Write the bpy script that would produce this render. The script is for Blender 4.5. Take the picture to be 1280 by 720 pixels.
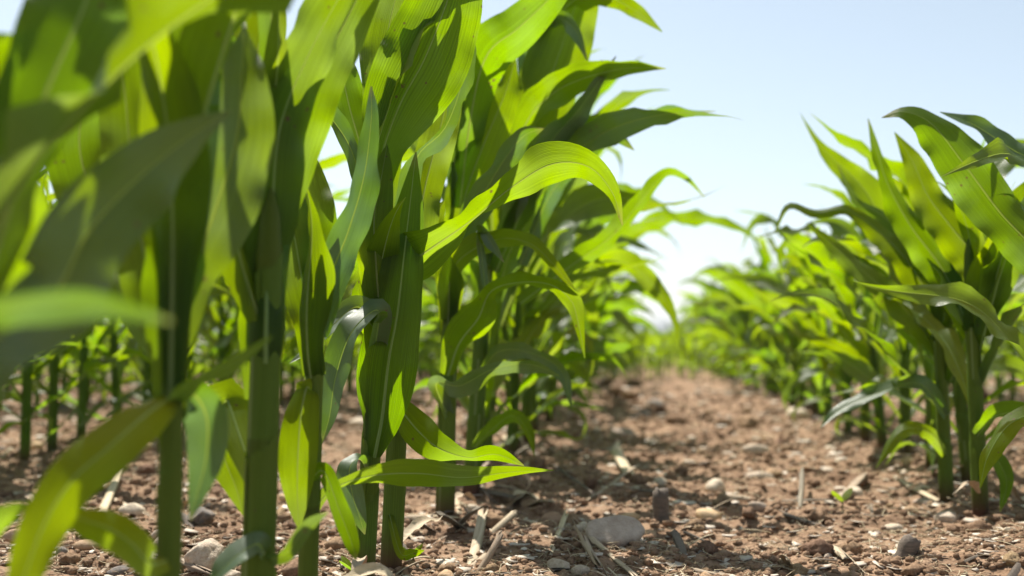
import bpy, math, random
import numpy as np
from mathutils import Vector, Matrix

R = math.radians
random.seed(7)
rng = np.random.default_rng(7)
scene = bpy.context.scene
for o in list(bpy.data.objects):
    bpy.data.objects.remove(o)
col = scene.collection

# ------------------------------------------------------------------ camera
CAM_H = 0.237
FPX = 1244.0                       # focal length in pixels of a 1280 px wide picture
YAW, PITCH = math.atan(160 / FPX), math.atan(62 / FPX)
cam_d = bpy.data.cameras.new('camera')
cam = bpy.data.objects.new('camera', cam_d)
col.objects.link(cam)
cam.location = (0, 0, CAM_H)
cam.rotation_euler = (R(90) + PITCH, 0, YAW)
cam_d.sensor_width = 36.0
cam_d.lens = 36.0 * FPX / 1280
cam_d.clip_start = 0.01
cam_d.clip_end = 9000
cam_d.dof.use_dof = True
cam_d.dof.focus_distance = 0.97
cam_d.dof.aperture_fstop = 3.4
cam_d.dof.aperture_blades = 7
scene.camera = cam
scene.render.resolution_x, scene.render.resolution_y = 1024, 576
CAM_R = np.array(cam.rotation_euler.to_matrix())

# ------------------------------------------------------------------ sky, sun, exposure
SUN_EL, SUN_AZ = R(58), R(-27)     # azimuth from +Y (down the rows), negative = to the left
wd = bpy.data.worlds.new('World')
scene.world = wd
wd.use_nodes = True
nt = wd.node_tree
nt.nodes.clear()
sky = nt.nodes.new('ShaderNodeTexSky')
sky.sky_type = 'NISHITA'
sky.sun_disc = False
sky.sun_elevation = SUN_EL
sky.sun_rotation = SUN_AZ
sky.air_density = 1.0
sky.dust_density = 0.7
sky.ozone_density = 1.0
bg = nt.nodes.new('ShaderNodeBackground')
bg.inputs['Strength'].default_value = 0.079
wo = nt.nodes.new('ShaderNodeOutputWorld')
pale = nt.nodes.new('ShaderNodeHueSaturation')      # even colour grade: the whole sky a little paler
pale.inputs['Saturation'].default_value = 0.62
pale.inputs['Hue'].default_value = 0.486
nt.links.new(sky.outputs[0], pale.inputs['Color'])
nt.links.new(pale.outputs[0], bg.inputs[0])
nt.links.new(bg.outputs[0], wo.inputs[0])
sd = bpy.data.lights.new('sun', 'SUN')
sd.energy = 4.6
sd.angle = R(0.53)
sd.color = (1.0, 0.95, 0.86)
sun = bpy.data.objects.new('sun', sd)
col.objects.link(sun)
S = Vector((math.cos(SUN_EL) * math.sin(SUN_AZ), math.cos(SUN_EL) * math.cos(SUN_AZ), math.sin(SUN_EL)))
sun.rotation_euler = S.to_track_quat('Z', 'Y').to_euler()
sun.location = (-3, 4, 6)
scene.view_settings.view_transform = 'Standard'
scene.view_settings.look = 'None'
scene.view_settings.gamma = 1.0
scene.view_settings.exposure = 0.95
scene.view_settings.use_curve_mapping = False
scene.render.engine = 'CYCLES'
scene.cycles.max_bounces = 10
scene.cycles.transmission_bounces = 8
scene.cycles.transparent_max_bounces = 8
scene.cycles.use_denoising = True

# ------------------------------------------------------------------ helpers
def ray(px, py):
    d = CAM_R @ np.array([(px - 640) / FPX, -(py - 360) / FPX, -1.0])
    return d / np.linalg.norm(d)

def at(px, py, Y):
    d = ray(px, py)
    return np.array([0, 0, CAM_H]) + d * (Y / d[1])

def ground_at(px, py):
    d = ray(px, py)
    return np.array([0, 0, CAM_H]) + d * (-CAM_H / d[2])

def tag(o, label=None, cat=None, group=None, kind=None):
    if label: o['label'] = label
    if cat: o['category'] = cat
    if group: o['group'] = group
    if kind: o['kind'] = kind
    return o

def mesh(name, v, f, mat=None, uv=None, smooth=True):
    me = bpy.data.meshes.new(name)
    v = np.asarray(v, dtype=np.float32)
    f = np.asarray(f, dtype=np.int32)
    n = f.shape[1]
    me.vertices.add(len(v)); me.vertices.foreach_set('co', v.ravel())
    me.loops.add(f.size); me.loops.foreach_set('vertex_index', f.ravel())
    me.polygons.add(len(f))
    me.polygons.foreach_set('loop_start', np.arange(0, f.size, n, dtype=np.int32))
    if smooth:
        me.polygons.foreach_set('use_smooth', np.ones(len(f), dtype=bool))
    if uv is not None:
        l = me.uv_layers.new(name='UVMap')
        l.data.foreach_set('uv', np.asarray(uv, dtype=np.float32)[f.ravel()].ravel())
    me.update(calc_edges=True)
    me.validate()
    if mat: me.materials.append(mat)
    return me

def link(name, data, parent=None, loc=None):
    o = bpy.data.objects.new(name, data)
    col.objects.link(o)
    if parent is not None: o.parent = parent
    if loc is not None: o.location = loc
    return o

def grid_faces(nv, nu, base=0):
    i = np.arange(nv - 1)[:, None] * nu + np.arange(nu - 1)[None, :]
    i = i.ravel() + base
    return np.stack([i, i + 1, i + nu + 1, i + nu], 1)

def sstep(a, b, x):
    t = np.clip((x - a) / (b - a), 0, 1)
    return t * t * (3 - 2 * t)

def vnoise(x, y, seed=0):
    xi, yi = np.floor(x).astype(np.int64), np.floor(y).astype(np.int64)
    xf, yf = x - xi, y - yi
    xf = xf * xf * (3 - 2 * xf); yf = yf * yf * (3 - 2 * yf)
    def h(a, b):
        n = (a * 374761393 + b * 668265263 + seed * 974711) & 0x7fffffff
        n = ((n ^ (n >> 13)) * 1274126177) & 0x7fffffff
        return ((n ^ (n >> 16)) & 0xffff) / 65535.0
    a, b, c, d = h(xi, yi), h(xi + 1, yi), h(xi, yi + 1), h(xi + 1, yi + 1)
    return (a * (1 - xf) + b * xf) * (1 - yf) + (c * (1 - xf) + d * xf) * yf - 0.5

def height(x, y):
    x = np.asarray(x, float); y = np.asarray(y, float)
    z = 0.016 * vnoise(x / .34, y / .34, 1) + 0.018 * vnoise(x / .11, y / .11, 2)
    n3 = vnoise(x / .042, y / .042, 3)
    z = z + 0.013 * (np.abs(n3) * 2 - .4) * (0.6 + vnoise(x / .2, y / .2, 9))
    z = z + 0.006 * vnoise(x / .017, y / .017, 4) + 0.0028 * vnoise(x / .008, y / .008, 5)
    z = z + 0.02 * sstep(1.5, 2.6, y) * np.maximum(0, vnoise(x / .09, y / .09, 12) + .1)
    for xr in (-.262, .505, -1.16):
        z = z + .012 * np.exp(-((x - xr) / .055) ** 2) * (.7 + vnoise(x / .07, y / .07, 21)) * (y < 6.2)
    # a low mound of loose soil beside the far row
    z = z + 0.028 * np.exp(-(((x - .50) / .13) ** 2 + ((y - 1.14) / .12) ** 2))
    return z * sstep(60, 8, np.abs(y))

def H(x, y):
    return float(height(np.array([x]), np.array([y]))[0])

# ------------------------------------------------------------------ materials
def new_mat(name):
    m = bpy.data.materials.new(name)
    m.use_nodes = True
    t = m.node_tree
    t.nodes.clear()
    out = t.nodes.new('ShaderNodeOutputMaterial')
    return m, t, out

class N:
    """small helper to wire nodes"""
    def __init__(s, t): s.t = t
    def __call__(s, kind, props=None, **ins):
        n = s.t.nodes.new('ShaderNode' + kind)
        for k, v in (props or {}).items(): setattr(n, k, v)
        for k, v in ins.items():
            key = int(k[1:]) if k[0] == 'i' and k[1:].isdigit() else k.replace('_', ' ')
            sock = n.inputs[key]
            if hasattr(v, 'bl_idname') or isinstance(v, bpy.types.NodeSocket): s.t.links.new(v, sock)
            else: sock.default_value = v
        return n
    def math(s, op, a, b=0.0, c=0.0, clamp=False):
        n = s('Math', dict(operation=op, use_clamp=clamp), i0=a, i1=b, i2=c)
        return n.outputs[0]
    def mix(s, f, a, b, blend='MIX'):
        n = s.t.nodes.new('ShaderNodeMix'); n.data_type = 'RGBA'; n.blend_type = blend
        for i, v in ((0, f), (6, a), (7, b)):
            if isinstance(v, bpy.types.NodeSocket): s.t.links.new(v, n.inputs[i])
            else: n.inputs[i].default_value = v if i == 0 or len(v) == 4 else (*v, 1)
        return n.outputs[2]
    def ramp(s, f, stops):
        n = s.t.nodes.new('ShaderNodeValToRGB')
        s.t.links.new(f, n.inputs[0])
        cr = n.color_ramp
        while len(cr.elements) < len(stops): cr.elements.new(.5)
        for e, (p, c) in zip(cr.elements, stops):
            e.position = p; e.color = (*c, 1) if len(c) == 3 else c
        return n.outputs[0]

def leaf_material(name, refl, trans, tmix=0.5, detail=True):
    m, t, out = new_mat(name)
    n = N(t)
    uv = n('UVMap', dict(uv_map='UVMap'))
    sep = n('SeparateXYZ', i0=uv.outputs[0])
    u, v = sep.outputs[0], sep.outputs[1]
    oi = n('ObjectInfo')
    rnd = oi.outputs['Random']
    wax_shade = n('SeparateColor', i0=oi.outputs['Color']).outputs[0]      # waxy bloom, plus shade and sky sheen painted on chosen leaves
    under = n('NewGeometry').outputs['Backfacing']                   # lower face of the blade: no bloom, matt
    bloom = n.math('MULTIPLY', n.math('MULTIPLY_ADD', wax_shade, .5, .5), n.math('SUBTRACT', 1.0, under))
    bloom = n.math('MAXIMUM', bloom, n.math('MULTIPLY', wax_shade, .55))
    tc = n('TexCoord')
    big = n('TexNoise', Vector=tc.outputs['Object'], Scale=14.0, Detail=3.0)
    # parallel veins running along the blade
    ph = n.math('MULTIPLY', u, 2 * math.pi * 32)
    vein = n.math('MULTIPLY_ADD', n.math('SINE', ph), 0.5, 0.5)
    comb = n('CombineXYZ', X=n.math('MULTIPLY', u, 90.0), Y=n.math('MULTIPLY', v, 2.2), Z=n.math('MULTIPLY', rnd, 37.0))
    streak = n('TexNoise', Vector=comb.outputs[0], Scale=1.0, Detail=3.0)
    f = n.math('MULTIPLY_ADD', streak.outputs[0], 0.8, n.math('MULTIPLY', vein, 0.14))
    hue = n('HueSaturation', Hue=n.math('MULTIPLY_ADD', rnd, 0.035, 0.478), Saturation=n.math('MULTIPLY_ADD', big.outputs[0], 0.3, 0.85),
            Value=n.math('MULTIPLY_ADD', f, 1.25, 0.36), Color=(*trans, 1))
    hue2 = n('HueSaturation', Hue=n.math('MULTIPLY_ADD', rnd, -0.03, 0.515), Saturation=1.0,
             Value=n.math('MULTIPLY_ADD', f, 0.5, 0.7), Color=(*refl, 1))
    tcol = n.mix(wax_shade, hue.outputs[0], n.mix(1.0, hue.outputs[0], (.62, .72, 4.0), 'MULTIPLY'))  # bluer, dimmer see-through colour paints shade from leaves above
    rcol = n.mix(bloom, hue2.outputs[0], n.mix(1.0, hue2.outputs[0], (1.3, 1.2, 4.4), 'MULTIPLY'))  # bluish tint: waxy bloom together with painted sky reflection
    # small chewed / dry specks and slightly dry tips
    sp = n('TexVoronoi', Vector=tc.outputs['Object'], Scale=95.0)
    spm = n.math('LESS_THAN', sp.outputs['Distance'], n.math('MULTIPLY_ADD', n('TexNoise', Vector=tc.outputs['Object'], Scale=22.0).outputs[0], 0.9, -0.43))
    tcol = n.mix(n.math('MULTIPLY', spm, .85), tcol, (.16, .11, .03))
    rcol = n.mix(n.math('MULTIPLY', spm, .85), rcol, (.14, .10, .05))
    tip = n.math('MULTIPLY', n.math('SUBTRACT', v, 0.93), 9.0, clamp=True)
    tip = n.math('MULTIPLY', tip, n.math('GREATER_THAN', rnd, 0.45))
    tcol = n.mix(tip, tcol, (.42, .36, .10))
    rcol = n.mix(tip, rcol, (.25, .19, .09))
    mid = n.math('LESS_THAN', n.math('ABSOLUTE', n.math('SUBTRACT', u, .5)), .022)
    tcol = n.mix(n.math('MULTIPLY', mid, .7), tcol, (.5, .6, .12))
    rcol = n.mix(n.math('MULTIPLY', mid, .7), rcol, (.2, .27, .1))
    bump = n('Bump', Strength=0.22, Distance=0.0012, Height=n.math('ADD', n.math('MULTIPLY', vein, .6), streak.outputs[0]))
    p = n('BsdfPrincipled', Base_Color=rcol, Roughness=n.math('MULTIPLY_ADD', big.outputs[0], 0.2, 0.32), Normal=bump.outputs[0])
    t.links.new(n.math('MULTIPLY_ADD', bloom, .62, .08), p.inputs['Specular IOR Level'])
    tr = n('BsdfTranslucent', Color=tcol, Normal=bump.outputs[0])
    tmx = n.math('MULTIPLY_ADD', wax_shade, -.20, tmix)
    mx = n('MixShader', i0=tmx, i1=p.outputs[0], i2=tr.outputs[0])
    t.links.new(mx.outputs[0], out.inputs[0])
    return m

LEAF = leaf_material('corn_leaf', (0.040, 0.085, 0.012), (0.33, 0.515, 0.003), 0.56)

def simple_mat(name, c1, c2, scale, rough=.8, bump=.3, bdist=.002, detail=6.0, stops=None, trans=None, stretch=None):
    m, t, out = new_mat(name)
    n = N(t)
    tc = n('TexCoord')
    oi = n('ObjectInfo')
    vec = tc.outputs['Object']
    if stretch:
        vec = n('Mapping', Vector=vec, Scale=stretch).outputs[0]
    no = n('TexNoise', Vector=vec, Scale=scale, Detail=detail, Roughness=.65)
    c = n.ramp(no.outputs[0], [(.3, c1), (.7, c2)]) if not stops else n.ramp(no.outputs[0], stops)
    hs = n('HueSaturation', Hue=n.math('MULTIPLY_ADD', oi.outputs['Random'], .03, .485), Saturation=1.0,
           Value=n.math('MULTIPLY_ADD', oi.outputs['Random'], .55, .72), Color=c)
    fine = n('TexNoise', Vector=vec, Scale=scale * 5, Detail=4.0)
    b = n('Bump', Strength=bump, Distance=bdist, Height=n.math('ADD', fine.outputs[0], no.outputs[0]))
    p = n('BsdfPrincipled', Base_Color=hs.outputs[0], Roughness=rough, Normal=b.outputs[0])
    p.inputs['Specular IOR Level'].default_value = .16
    sh = p.outputs[0]
    if trans:
        tr = n('BsdfTranslucent', Color=(*trans, 1))
        sh = n('MixShader', i0=.3, i1=sh, i2=tr.outputs[0]).outputs[0]
    t.links.new(sh, out.inputs[0])
    return m

STALK = simple_mat('corn_stalk', (.075, .13, .016), (.115, .185, .028), 30, .55, .25, .0008, stretch=(6, 6, .5), trans=(.25, .40, .03))
def purple_base(m):
    t = m.node_tree
    n = N(t)
    p = [q for q in t.nodes if q.type == 'BSDF_PRINCIPLED'][0]
    src = p.inputs['Base Color'].links[0].from_socket
    z = n('SeparateXYZ', i0=n('TexCoord').outputs['Object']).outputs[2]
    nz = n('TexNoise', Scale=90.0).outputs[0]
    f = n.math('MULTIPLY', n.math('SUBTRACT', n.math('MULTIPLY_ADD', nz, .04, .030), z), 22.0, clamp=True)
    t.links.new(n.mix(f, src, (.10, .045, .04)), p.inputs['Base Color'])
purple_base(STALK)
MIDRIB = simple_mat('leaf_midrib', (.12, .19, .07), (.16, .24, .09), 40, .45, .1, trans=(.62, .78, .10))
SHEATH = leaf_material('leaf_sheath', (0.105, 0.175, 0.028), (0.24, 0.36, 0.01), 0.22)
purple_base(SHEATH)
STONE = simple_mat('field_stone', (.38, .29, .22), (.64, .54, .43), 2.2, .75, .5, .003)
def dusty(m):
    t = m.node_tree
    n = N(t)
    p = [q for q in t.nodes if q.type == 'BSDF_PRINCIPLED'][0]
    src = p.inputs['Base Color'].links[0].from_socket
    g = n('TexNoise', Vector=n('TexCoord').outputs['Object'], Scale=2.6, Detail=7.0, Roughness=.7).outputs[0]
    f = n.math('MULTIPLY', n.math('SUBTRACT', g, .50), 7.0, clamp=True)
    t.links.new(n.mix(n.math('MULTIPLY', f, .55), src, (.33, .21, .14)), p.inputs['Base Color'])
STONE_D = simple_mat('grey_stone', (.17, .15, .13), (.30, .27, .24), 2.5, .75, .5, .003)
STONE_O = simple_mat('ochre_stone', (.40, .25, .14), (.56, .40, .26), 2.5, .7, .5, .003)
for m_ in (STONE, STONE_D, STONE_O): dusty(m_)
CLOD = simple_mat('soil_clod', (.16, .098, .058), (.37, .245, .155), 3.0, .95, .6, .003)
STRAW = simple_mat('corn_straw', (.32, .24, .16), (.56, .45, .32), 40, .6, .4, .001, stretch=(.4, 6, 6))
CHAFF = simple_mat('pale_chaff', (.36, .29, .22), (.74, .66, .55), 9, .6, .3, .001)
STRAW_D = simple_mat('weathered_straw', (.10, .085, .07), (.27, .22, .17), 40, .75, .5, .0015, stretch=(.4, 6, 6))

def soil_material():
    m, t, out = new_mat('soil')
    n = N(t)
    tc = n('TexCoord')
    ob = tc.outputs['Object']
    a = n('TexNoise', Vector=ob, Scale=5.0, Detail=5.0, Roughness=.6)
    b = n('TexNoise', Vector=ob, Scale=60.0, Detail=8.0, Roughness=.7)
    c = n('TexNoise', Vector=ob, Scale=420.0, Detail=3.0)
    v = n('TexVoronoi', Vector=ob, Scale=130.0)
    base = n.ramp(b.outputs[0], [(.28, (.135, .078, .044)), (.5, (.30, .192, .120)), (.72, (.46, .325, .222))])
    base = n.mix(n.math('MULTIPLY', a.outputs[0], .55), base, (.30, .185, .118))
    base = n.mix(n.math('MULTIPLY', n.math('SUBTRACT', c.outputs[0], .5), .8, clamp=True), base, (.50, .40, .30))
    damp = n('TexNoise', Vector=ob, Scale=3.2, Detail=6.0, Roughness=.62).outputs[0]
    base = n.mix(n.math('MULTIPLY', n.math('SUBTRACT', damp, .50), 6.0, clamp=True), base, n.mix(1.0, base, (.56, .52, .50), 'MULTIPLY'))
    hgt = n.math('ADD', n.math('MULTIPLY', b.outputs[0], 1.0), n.math('MULTIPLY', v.outputs['Distance'], .5))
    hgt = n.math('MULTIPLY_ADD', c.outputs[0], .35, hgt)
    bp = n('Bump', Strength=.9, Distance=.006, Height=hgt)
    p = n('BsdfPrincipled', Base_Color=base, Roughness=.95, Normal=bp.outputs[0])
    p.inputs['Specular IOR Level'].default_value = .15
    t.links.new(p.outputs[0], out.inputs[0])
    return m
SOIL = soil_material()
FIELD = simple_mat('green_field', (.045, .085, .02), (.09, .14, .035), .4, .9, .2)
WOOD = simple_mat('far_foliage', (.035, .06, .025), (.06, .09, .035), .3, .9, .2)

# ------------------------------------------------------------------ ground
def axis(fine_a, fine_b, step, lo, hi, grow=1.12):
    pts = list(np.arange(fine_a, fine_b, step))
    s, x = step, pts[-1]
    while x < hi:
        s *= grow; x += s; pts.append(x)
    s, x = step, pts[0]
    while x > lo:
        s *= grow; x -= s; pts.insert(0, x)
    return np.array(pts)
gx = axis(-1.25, 1.05, .0065, -1500, 1500, 1.05)
gy = axis(.95, 2.5, .0065, -300, 1300, 1.022)
GX, GY = np.meshgrid(gx, gy)
GZ = height(GX, GY)
ground = link('ground', mesh('ground', np.stack([GX.ravel(), GY.ravel(), GZ.ravel()], 1), grid_faces(len(gy), len(gx)), SOIL))
tag(ground, kind='structure')

# ------------------------------------------------------------------ leaves and stalks
def catmull(P, n):
    P = np.asarray(P, float)
    Q = np.vstack([2 * P[0] - P[1], P, 2 * P[-1] - P[-2]])
    seg = np.linalg.norm(np.diff(P[:, :3], axis=0), axis=1)
    cum = np.concatenate([[0], np.cumsum(seg)]); cum /= cum[-1]
    out = []
    for t in np.linspace(0, 1, n):
        k = min(int(np.searchsorted(cum, t, 'right')) - 1, len(P) - 2)
        f = (t - cum[k]) / max(cum[k + 1] - cum[k], 1e-9)
        p0, p1, p2, p3 = Q[k], Q[k + 1], Q[k + 2], Q[k + 3]
        out.append(.5 * (2 * p1 + (p2 - p0) * f + (2 * p0 - 5 * p1 + 4 * p2 - p3) * f ** 2 + (3 * p1 - p0 - 3 * p2 + p3) * f ** 3))
    return np.array(out)

def norm(a):
    return a / np.maximum(np.linalg.norm(a, axis=-1, keepdims=True), 1e-9)

def rot(v, k, ang):
    c, s = np.cos(ang)[:, None], np.sin(ang)[:, None]
    return v * c + np.cross(k, v) * s + k * np.sum(k * v, 1, keepdims=True) * (1 - c)

def blade(sp, w, side, kap, nu, ruff=.004, wl=.085, ph=0.0, vf=.25, rib0=0.0):
    """sheet along spine sp with full width w, side vectors and cross curvature kap (1/m); vf = V fold.
    rib0 > 0 leaves a slot of that half width along the middle, which the midrib fills"""
    nv = len(sp)
    T = norm(np.gradient(sp, axis=0))
    side = norm(side - T * np.sum(side * T, 1, keepdims=True))
    Nn = np.cross(side, T)
    L = np.concatenate([[0], np.cumsum(np.linalg.norm(np.diff(sp, axis=0), axis=1))])
    t = L / L[-1]
    k = np.maximum(kap, .01)[:, None]
    amp = ruff * sstep(.06, .25, t) * (1 - .5 * sstep(.75, 1, t))
    def place(s, u):
        ks = np.clip(k * s, -2.6, 2.6)
        a = np.sin(ks) / k
        b = (1 - np.cos(ks)) / k + np.abs(s) * vf
        r = np.where(u > 0, np.sin(2 * np.pi * L[:, None] / wl + ph), np.sin(2 * np.pi * L[:, None] / (wl * 1.17) + ph + 2.2))
        r = r + .45 * np.where(u > 0, np.sin(2 * np.pi * L[:, None] / (wl * .43) + ph * 2), np.sin(2 * np.pi * L[:, None] / (wl * .5) + ph))
        b = b + amp[:, None] * r * (u ** 2) * np.minimum(1, w[:, None] / .04)
        return sp[:, None, :] + side[:, None, :] * a[..., None] + Nn[:, None, :] * b[..., None]
    if rib0 > 0:
        h = nu // 2 + 1
        g = np.minimum(rib0 * (1.0 - .85 * t), w * .3)[:, None]
        q = np.linspace(0, 1, h)[None, :]
        sr = g + (w[:, None] / 2 - g) * q
        sc = np.concatenate([-sr[:, ::-1], sr], 1)
        uu = sc / (w[:, None] / 2)
        V = place(sc, uu)
        n2 = 2 * h
        F = grid_faces(nv, n2)
        F = F[(np.arange(len(F)) % (n2 - 1)) != h - 1]
        uv = np.stack([uu * .5 + .5, np.broadcast_to(t[:, None], uu.shape)], -1)
        uv[..., 0] = np.where(np.abs(uv[..., 0] - .5) < .03, .5 + np.sign(uu) * .03, uv[..., 0])
        # the midrib: a shallow keel bulging to the lower face
        rs = np.concatenate([-g * 1.12, -g * .55, 0 * g, g * .55, g * 1.12], 1)
        RV = place(rs, rs / (w[:, None] / 2))
        RV = RV - Nn[:, None, :] * (g * np.array([[-.05, .5, .8, .5, -.05]]))[..., None]
        return V.reshape(-1, 3), F, uv.reshape(-1, 2), RV.reshape(-1, 3), grid_faces(nv, 5)
    u = np.broadcast_to(np.linspace(-1, 1, nu)[None, :], (nv, nu))
    V = place(u * w[:, None] / 2, u)
    uv = np.stack([u * .5 + .5, np.broadcast_to(t[:, None], (nv, nu))], -1)
    return V.reshape(-1, 3), grid_faces(nv, nu), uv.reshape(-1, 2), None, None

def tube(path, rad, nseg=12, cap=True):
    path = np.asarray(path, float)
    n = len(path)
    T = norm(np.gradient(path, axis=0))
    ref = np.tile(np.array([[1., 0.13, 0.07]]), (n, 1))
    A = norm(ref - T * np.sum(ref * T, 1, keepdims=True))
    B = np.cross(T, A)
    q = np.linspace(0, 2 * np.pi, nseg, endpoint=False)
    V = path[:, None, :] + (A[:, None, :] * np.cos(q)[None, :, None] + B[:, None, :] * np.sin(q)[None, :, None]) * np.asarray(rad)[:, None, None]
    V = V.reshape(-1, 3)
    F = [(i * nseg + j, i * nseg + (j + 1) % nseg, (i + 1) * nseg + (j + 1) % nseg, (i + 1) * nseg + j) for i in range(n - 1) for j in range(nseg)]
    return V, np.array(F)

def stalk_mesh(zs_collars, r0, lean, top, nseg=14):
    """sheathed stalk: each sheath swells a little below its collar and steps back above it"""
    pts = [(-.03, r0 * .8), (0.0, r0 * .92), (.02, r0 * 1.05)]
    for i, zc in enumerate(zs_collars):
        rr = r0 * (1.04 - .30 * zc / top)
        pts += [(zc - .02, rr * 1.0), (zc - .004, rr * 1.03), (zc + .001, rr * 1.045), (zc + .005, rr * .97)]
    pts += [(max(zs_collars) + .03, r0 * .6), (top, r0 * .12)]
    pts.sort()
    z = np.array([p[0] for p in pts]); r = np.array([p[1] for p in pts])
    path = np.stack([lean[0] * z + .25 * lean[0] * z * z, lean[1] * z, z], 1)
    return tube(path, r, nseg)

def stalk_pos(lean, z):
    return np.array([lean[0] * z + .25 * lean[0] * z * z, lean[1] * z, z])

def proc_leaf(rg, base, az, th0, bend, length, wmax, r, nv, nu, twist, wind, kw=1.0):
    """a leaf that grows from the stalk at base toward az, first th0 from vertical, arching by bend"""
    t = np.linspace(0, 1, nv)
    kink, kpos = rg.uniform(0, 1), rg.uniform(.3, .6)
    th = th0 + bend * ((1 - kink) * t ** 1.4 + kink * sstep(kpos, kpos + .3, t)) + rg.normal(0, .16) * np.sin(t * 6 + rg.uniform(0, 6))
    th = th + rg.normal(.45, .7) * sstep(.68, 1, t)
    azv = az + rg.normal(0, .35) * t ** 1.3 + rg.normal(0, .18) * np.sin(t * 6 + rg.uniform(0, 6)) * t
    d = np.stack([np.sin(th) * np.cos(azv), np.sin(th) * np.sin(azv), np.cos(th)], 1)
    d = norm(d + np.array(wind)[None, :] * (t ** 1.5)[:, None])
    step = length / (nv - 1)
    sp = np.vstack([np.zeros(3), np.cumsum(d[:-1] * step, axis=0)])
    out = np.array([math.cos(az), math.sin(az), 0.0])
    sp = sp + base + out * r
    w = wmax * (.42 + .58 * sstep(0, .33, t)) * (1 - sstep(.42, 1.03, t) ** 1.15) ** .9
    w[-1] = .0006
    side = np.tile(np.array([[-math.sin(az), math.cos(az), 0.0]]), (nv, 1))
    T = norm(np.gradient(sp, axis=0))
    side = norm(side - T * np.sum(side * T, 1, keepdims=True))
    side = rot(side, T, twist * sstep(.15, 1, t))
    # adaxial face looks at the stalk: keep the cross product pointing back
    if np.dot(np.cross(side[0], T[0]), out) > 0: side = -side
    kap = kw / (1.25 * r) * (1 - sstep(.0, .22, t)) + 4 * (1 - t)
    return sp, w, side, kap

def proc_plant(seed, scale=1.0, az0=0.0, lod=0, nleaf=9, wind=(.25, -.05, -.05), zmin=0.0, lean=None, r0=.0105, spread=.45):
    rg = np.random.default_rng(seed)
    lean = lean if lean is not None else (rg.normal(0, .04), rg.normal(0, .04))
    nv, nu = [(30, 9), (18, 7), (10, 3)][lod]
    lens = np.interp(np.linspace(0, 1, nleaf), [0, .2, .45, .7, .88, 1], [.20, .34, .50, .56, .47, .30]) * scale
    wid = np.interp(np.linspace(0, 1, nleaf), [0, .2, .45, .7, .88, 1], [.024, .042, .062, .074, .064, .038]) * (.5 + .5 * scale)
    zc = np.interp(np.linspace(0, 1, nleaf), [0, .3, 1], [.05, .13, .40]) * scale
    th = np.interp(np.linspace(0, 1, nleaf), [0, .3, .7, 1], [.95, .65, .38, .10])
    bd = np.interp(np.linspace(0, 1, nleaf), [0, .3, .7, 1], [1.5, 1.7, 1.35, .6])
    leaves = []
    for i in range(nleaf):
        az = az0 + (i % 2) * math.pi + rg.normal(0, spread)
        z = zc[i] + rg.normal(0, .008)
        r = r0 * (1 - .35 * z / (.45 * scale)) * 1.03
        prm = (stalk_pos(lean, z), az, max(.04, th[i] + rg.normal(0, .1)), bd[i] * rg.uniform(.45, 1.5), lens[i] * rg.uniform(.85, 1.12),
               wid[i] * rg.uniform(.70, .98), r, nv, nu, rg.normal(0, 1.5), np.array(wind) * rg.uniform(-.3, 1.3))
        if z < zmin: continue
        sp, w, side, kap = proc_leaf(rg, *prm, kw=1.0)
        leaves.append((sp, w, side, kap, rg.uniform(.005, .012), rg.uniform(.05, .10), rg.uniform(0, 6.28), z))
    return leaves, zc, lean, r0, nu

def add_leaf(parent, data, nu, midrib=True, wax_shade=None):
    sp, w, side, kap, ru, wl, ph, z = data
    rib0 = min(.0016, float(w.max()) * .03) if midrib else 0
    V, F, uv, RV, RF = blade(sp, w, side, kap, nu, ru, wl, ph, vf=.22, rib0=rib0)
    lo = link('leaf', mesh('leaf', V, F, LEAF, uv), parent)
    lo.color = (float(np.clip(rng.uniform(-.3, .6), 0, 1)) if wax_shade is None else wax_shade, 0, 0, 1)
    if midrib:
        link('midrib', mesh('midrib', RV, RF, MIDRIB), lo)
    return lo

def sheaths(parent, zc, lean, r0, top, rg):
    """leaf sheaths: each wraps the stalk from its node to its collar, one edge lapping over the other"""
    zc = list(zc)
    for i, z1 in enumerate(zc):
        if z1 > top * .92: continue
        z0 = -.01 if i == 0 else zc[i - 1] - rg.uniform(.004, .02)
        az = rg.uniform(0, 6.28)
        nz, na = 9, 19
        ang = np.linspace(-3.5, 3.3, na)
        V = np.zeros((nz, na, 3))
        for k in range(nz):
            f = k / (nz - 1)
            for j in range(na):
                zz = z0 + (z1 - z0) * f + f * f * (.010 * math.cos(ang[j]) + .0015 * math.sin(ang[j] * 5 + i))
                rr = r0 * (1.04 - .30 * zz / top)
                rr *= 1.012 + .085 * f + .035 * (ang[j] / 3.4) * (.4 + f) + .04 * max(0, f - .8) * 5 * (abs(ang[j]) > 2.6)
                c = stalk_pos(lean, zz)
                V[k, j] = c + np.array([math.cos(ang[j] + az), math.sin(ang[j] + az), 0]) * rr
        uv = np.stack(np.meshgrid(np.linspace(0, 1, na), np.linspace(0, .5, nz)), -1)
        link('sheath', mesh('sheath', V.reshape(-1, 3), grid_faces(nz, na)[:, ::-1], SHEATH, uv.reshape(-1, 2)), parent).color = (0, 0, 0, 1)

def dry_leaf(parent, rg, r0):
    az = rg.uniform(0, 6.28)
    sp, w, side, kap = proc_leaf(rg, np.array([0, 0, rg.uniform(.015, .035)]), az, rg.uniform(.9, 1.3), rg.uniform(.9, 1.4), rg.uniform(.06, .12),
                                 rg.uniform(.009, .016), r0, 18, 5, rg.normal(0, 1.5), (0, 0, 0))
    sp[:, 2] = np.maximum(sp[:, 2], .006 - .004 * np.linspace(0, 1, 18))
    V, F, uv, *_ = blade(sp, w, side, kap + 60, 5, .003, .03, rg.uniform(0, 6))
    link('dry_leaf', mesh('dry_leaf', V, F, STRAW, uv), parent)

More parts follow.
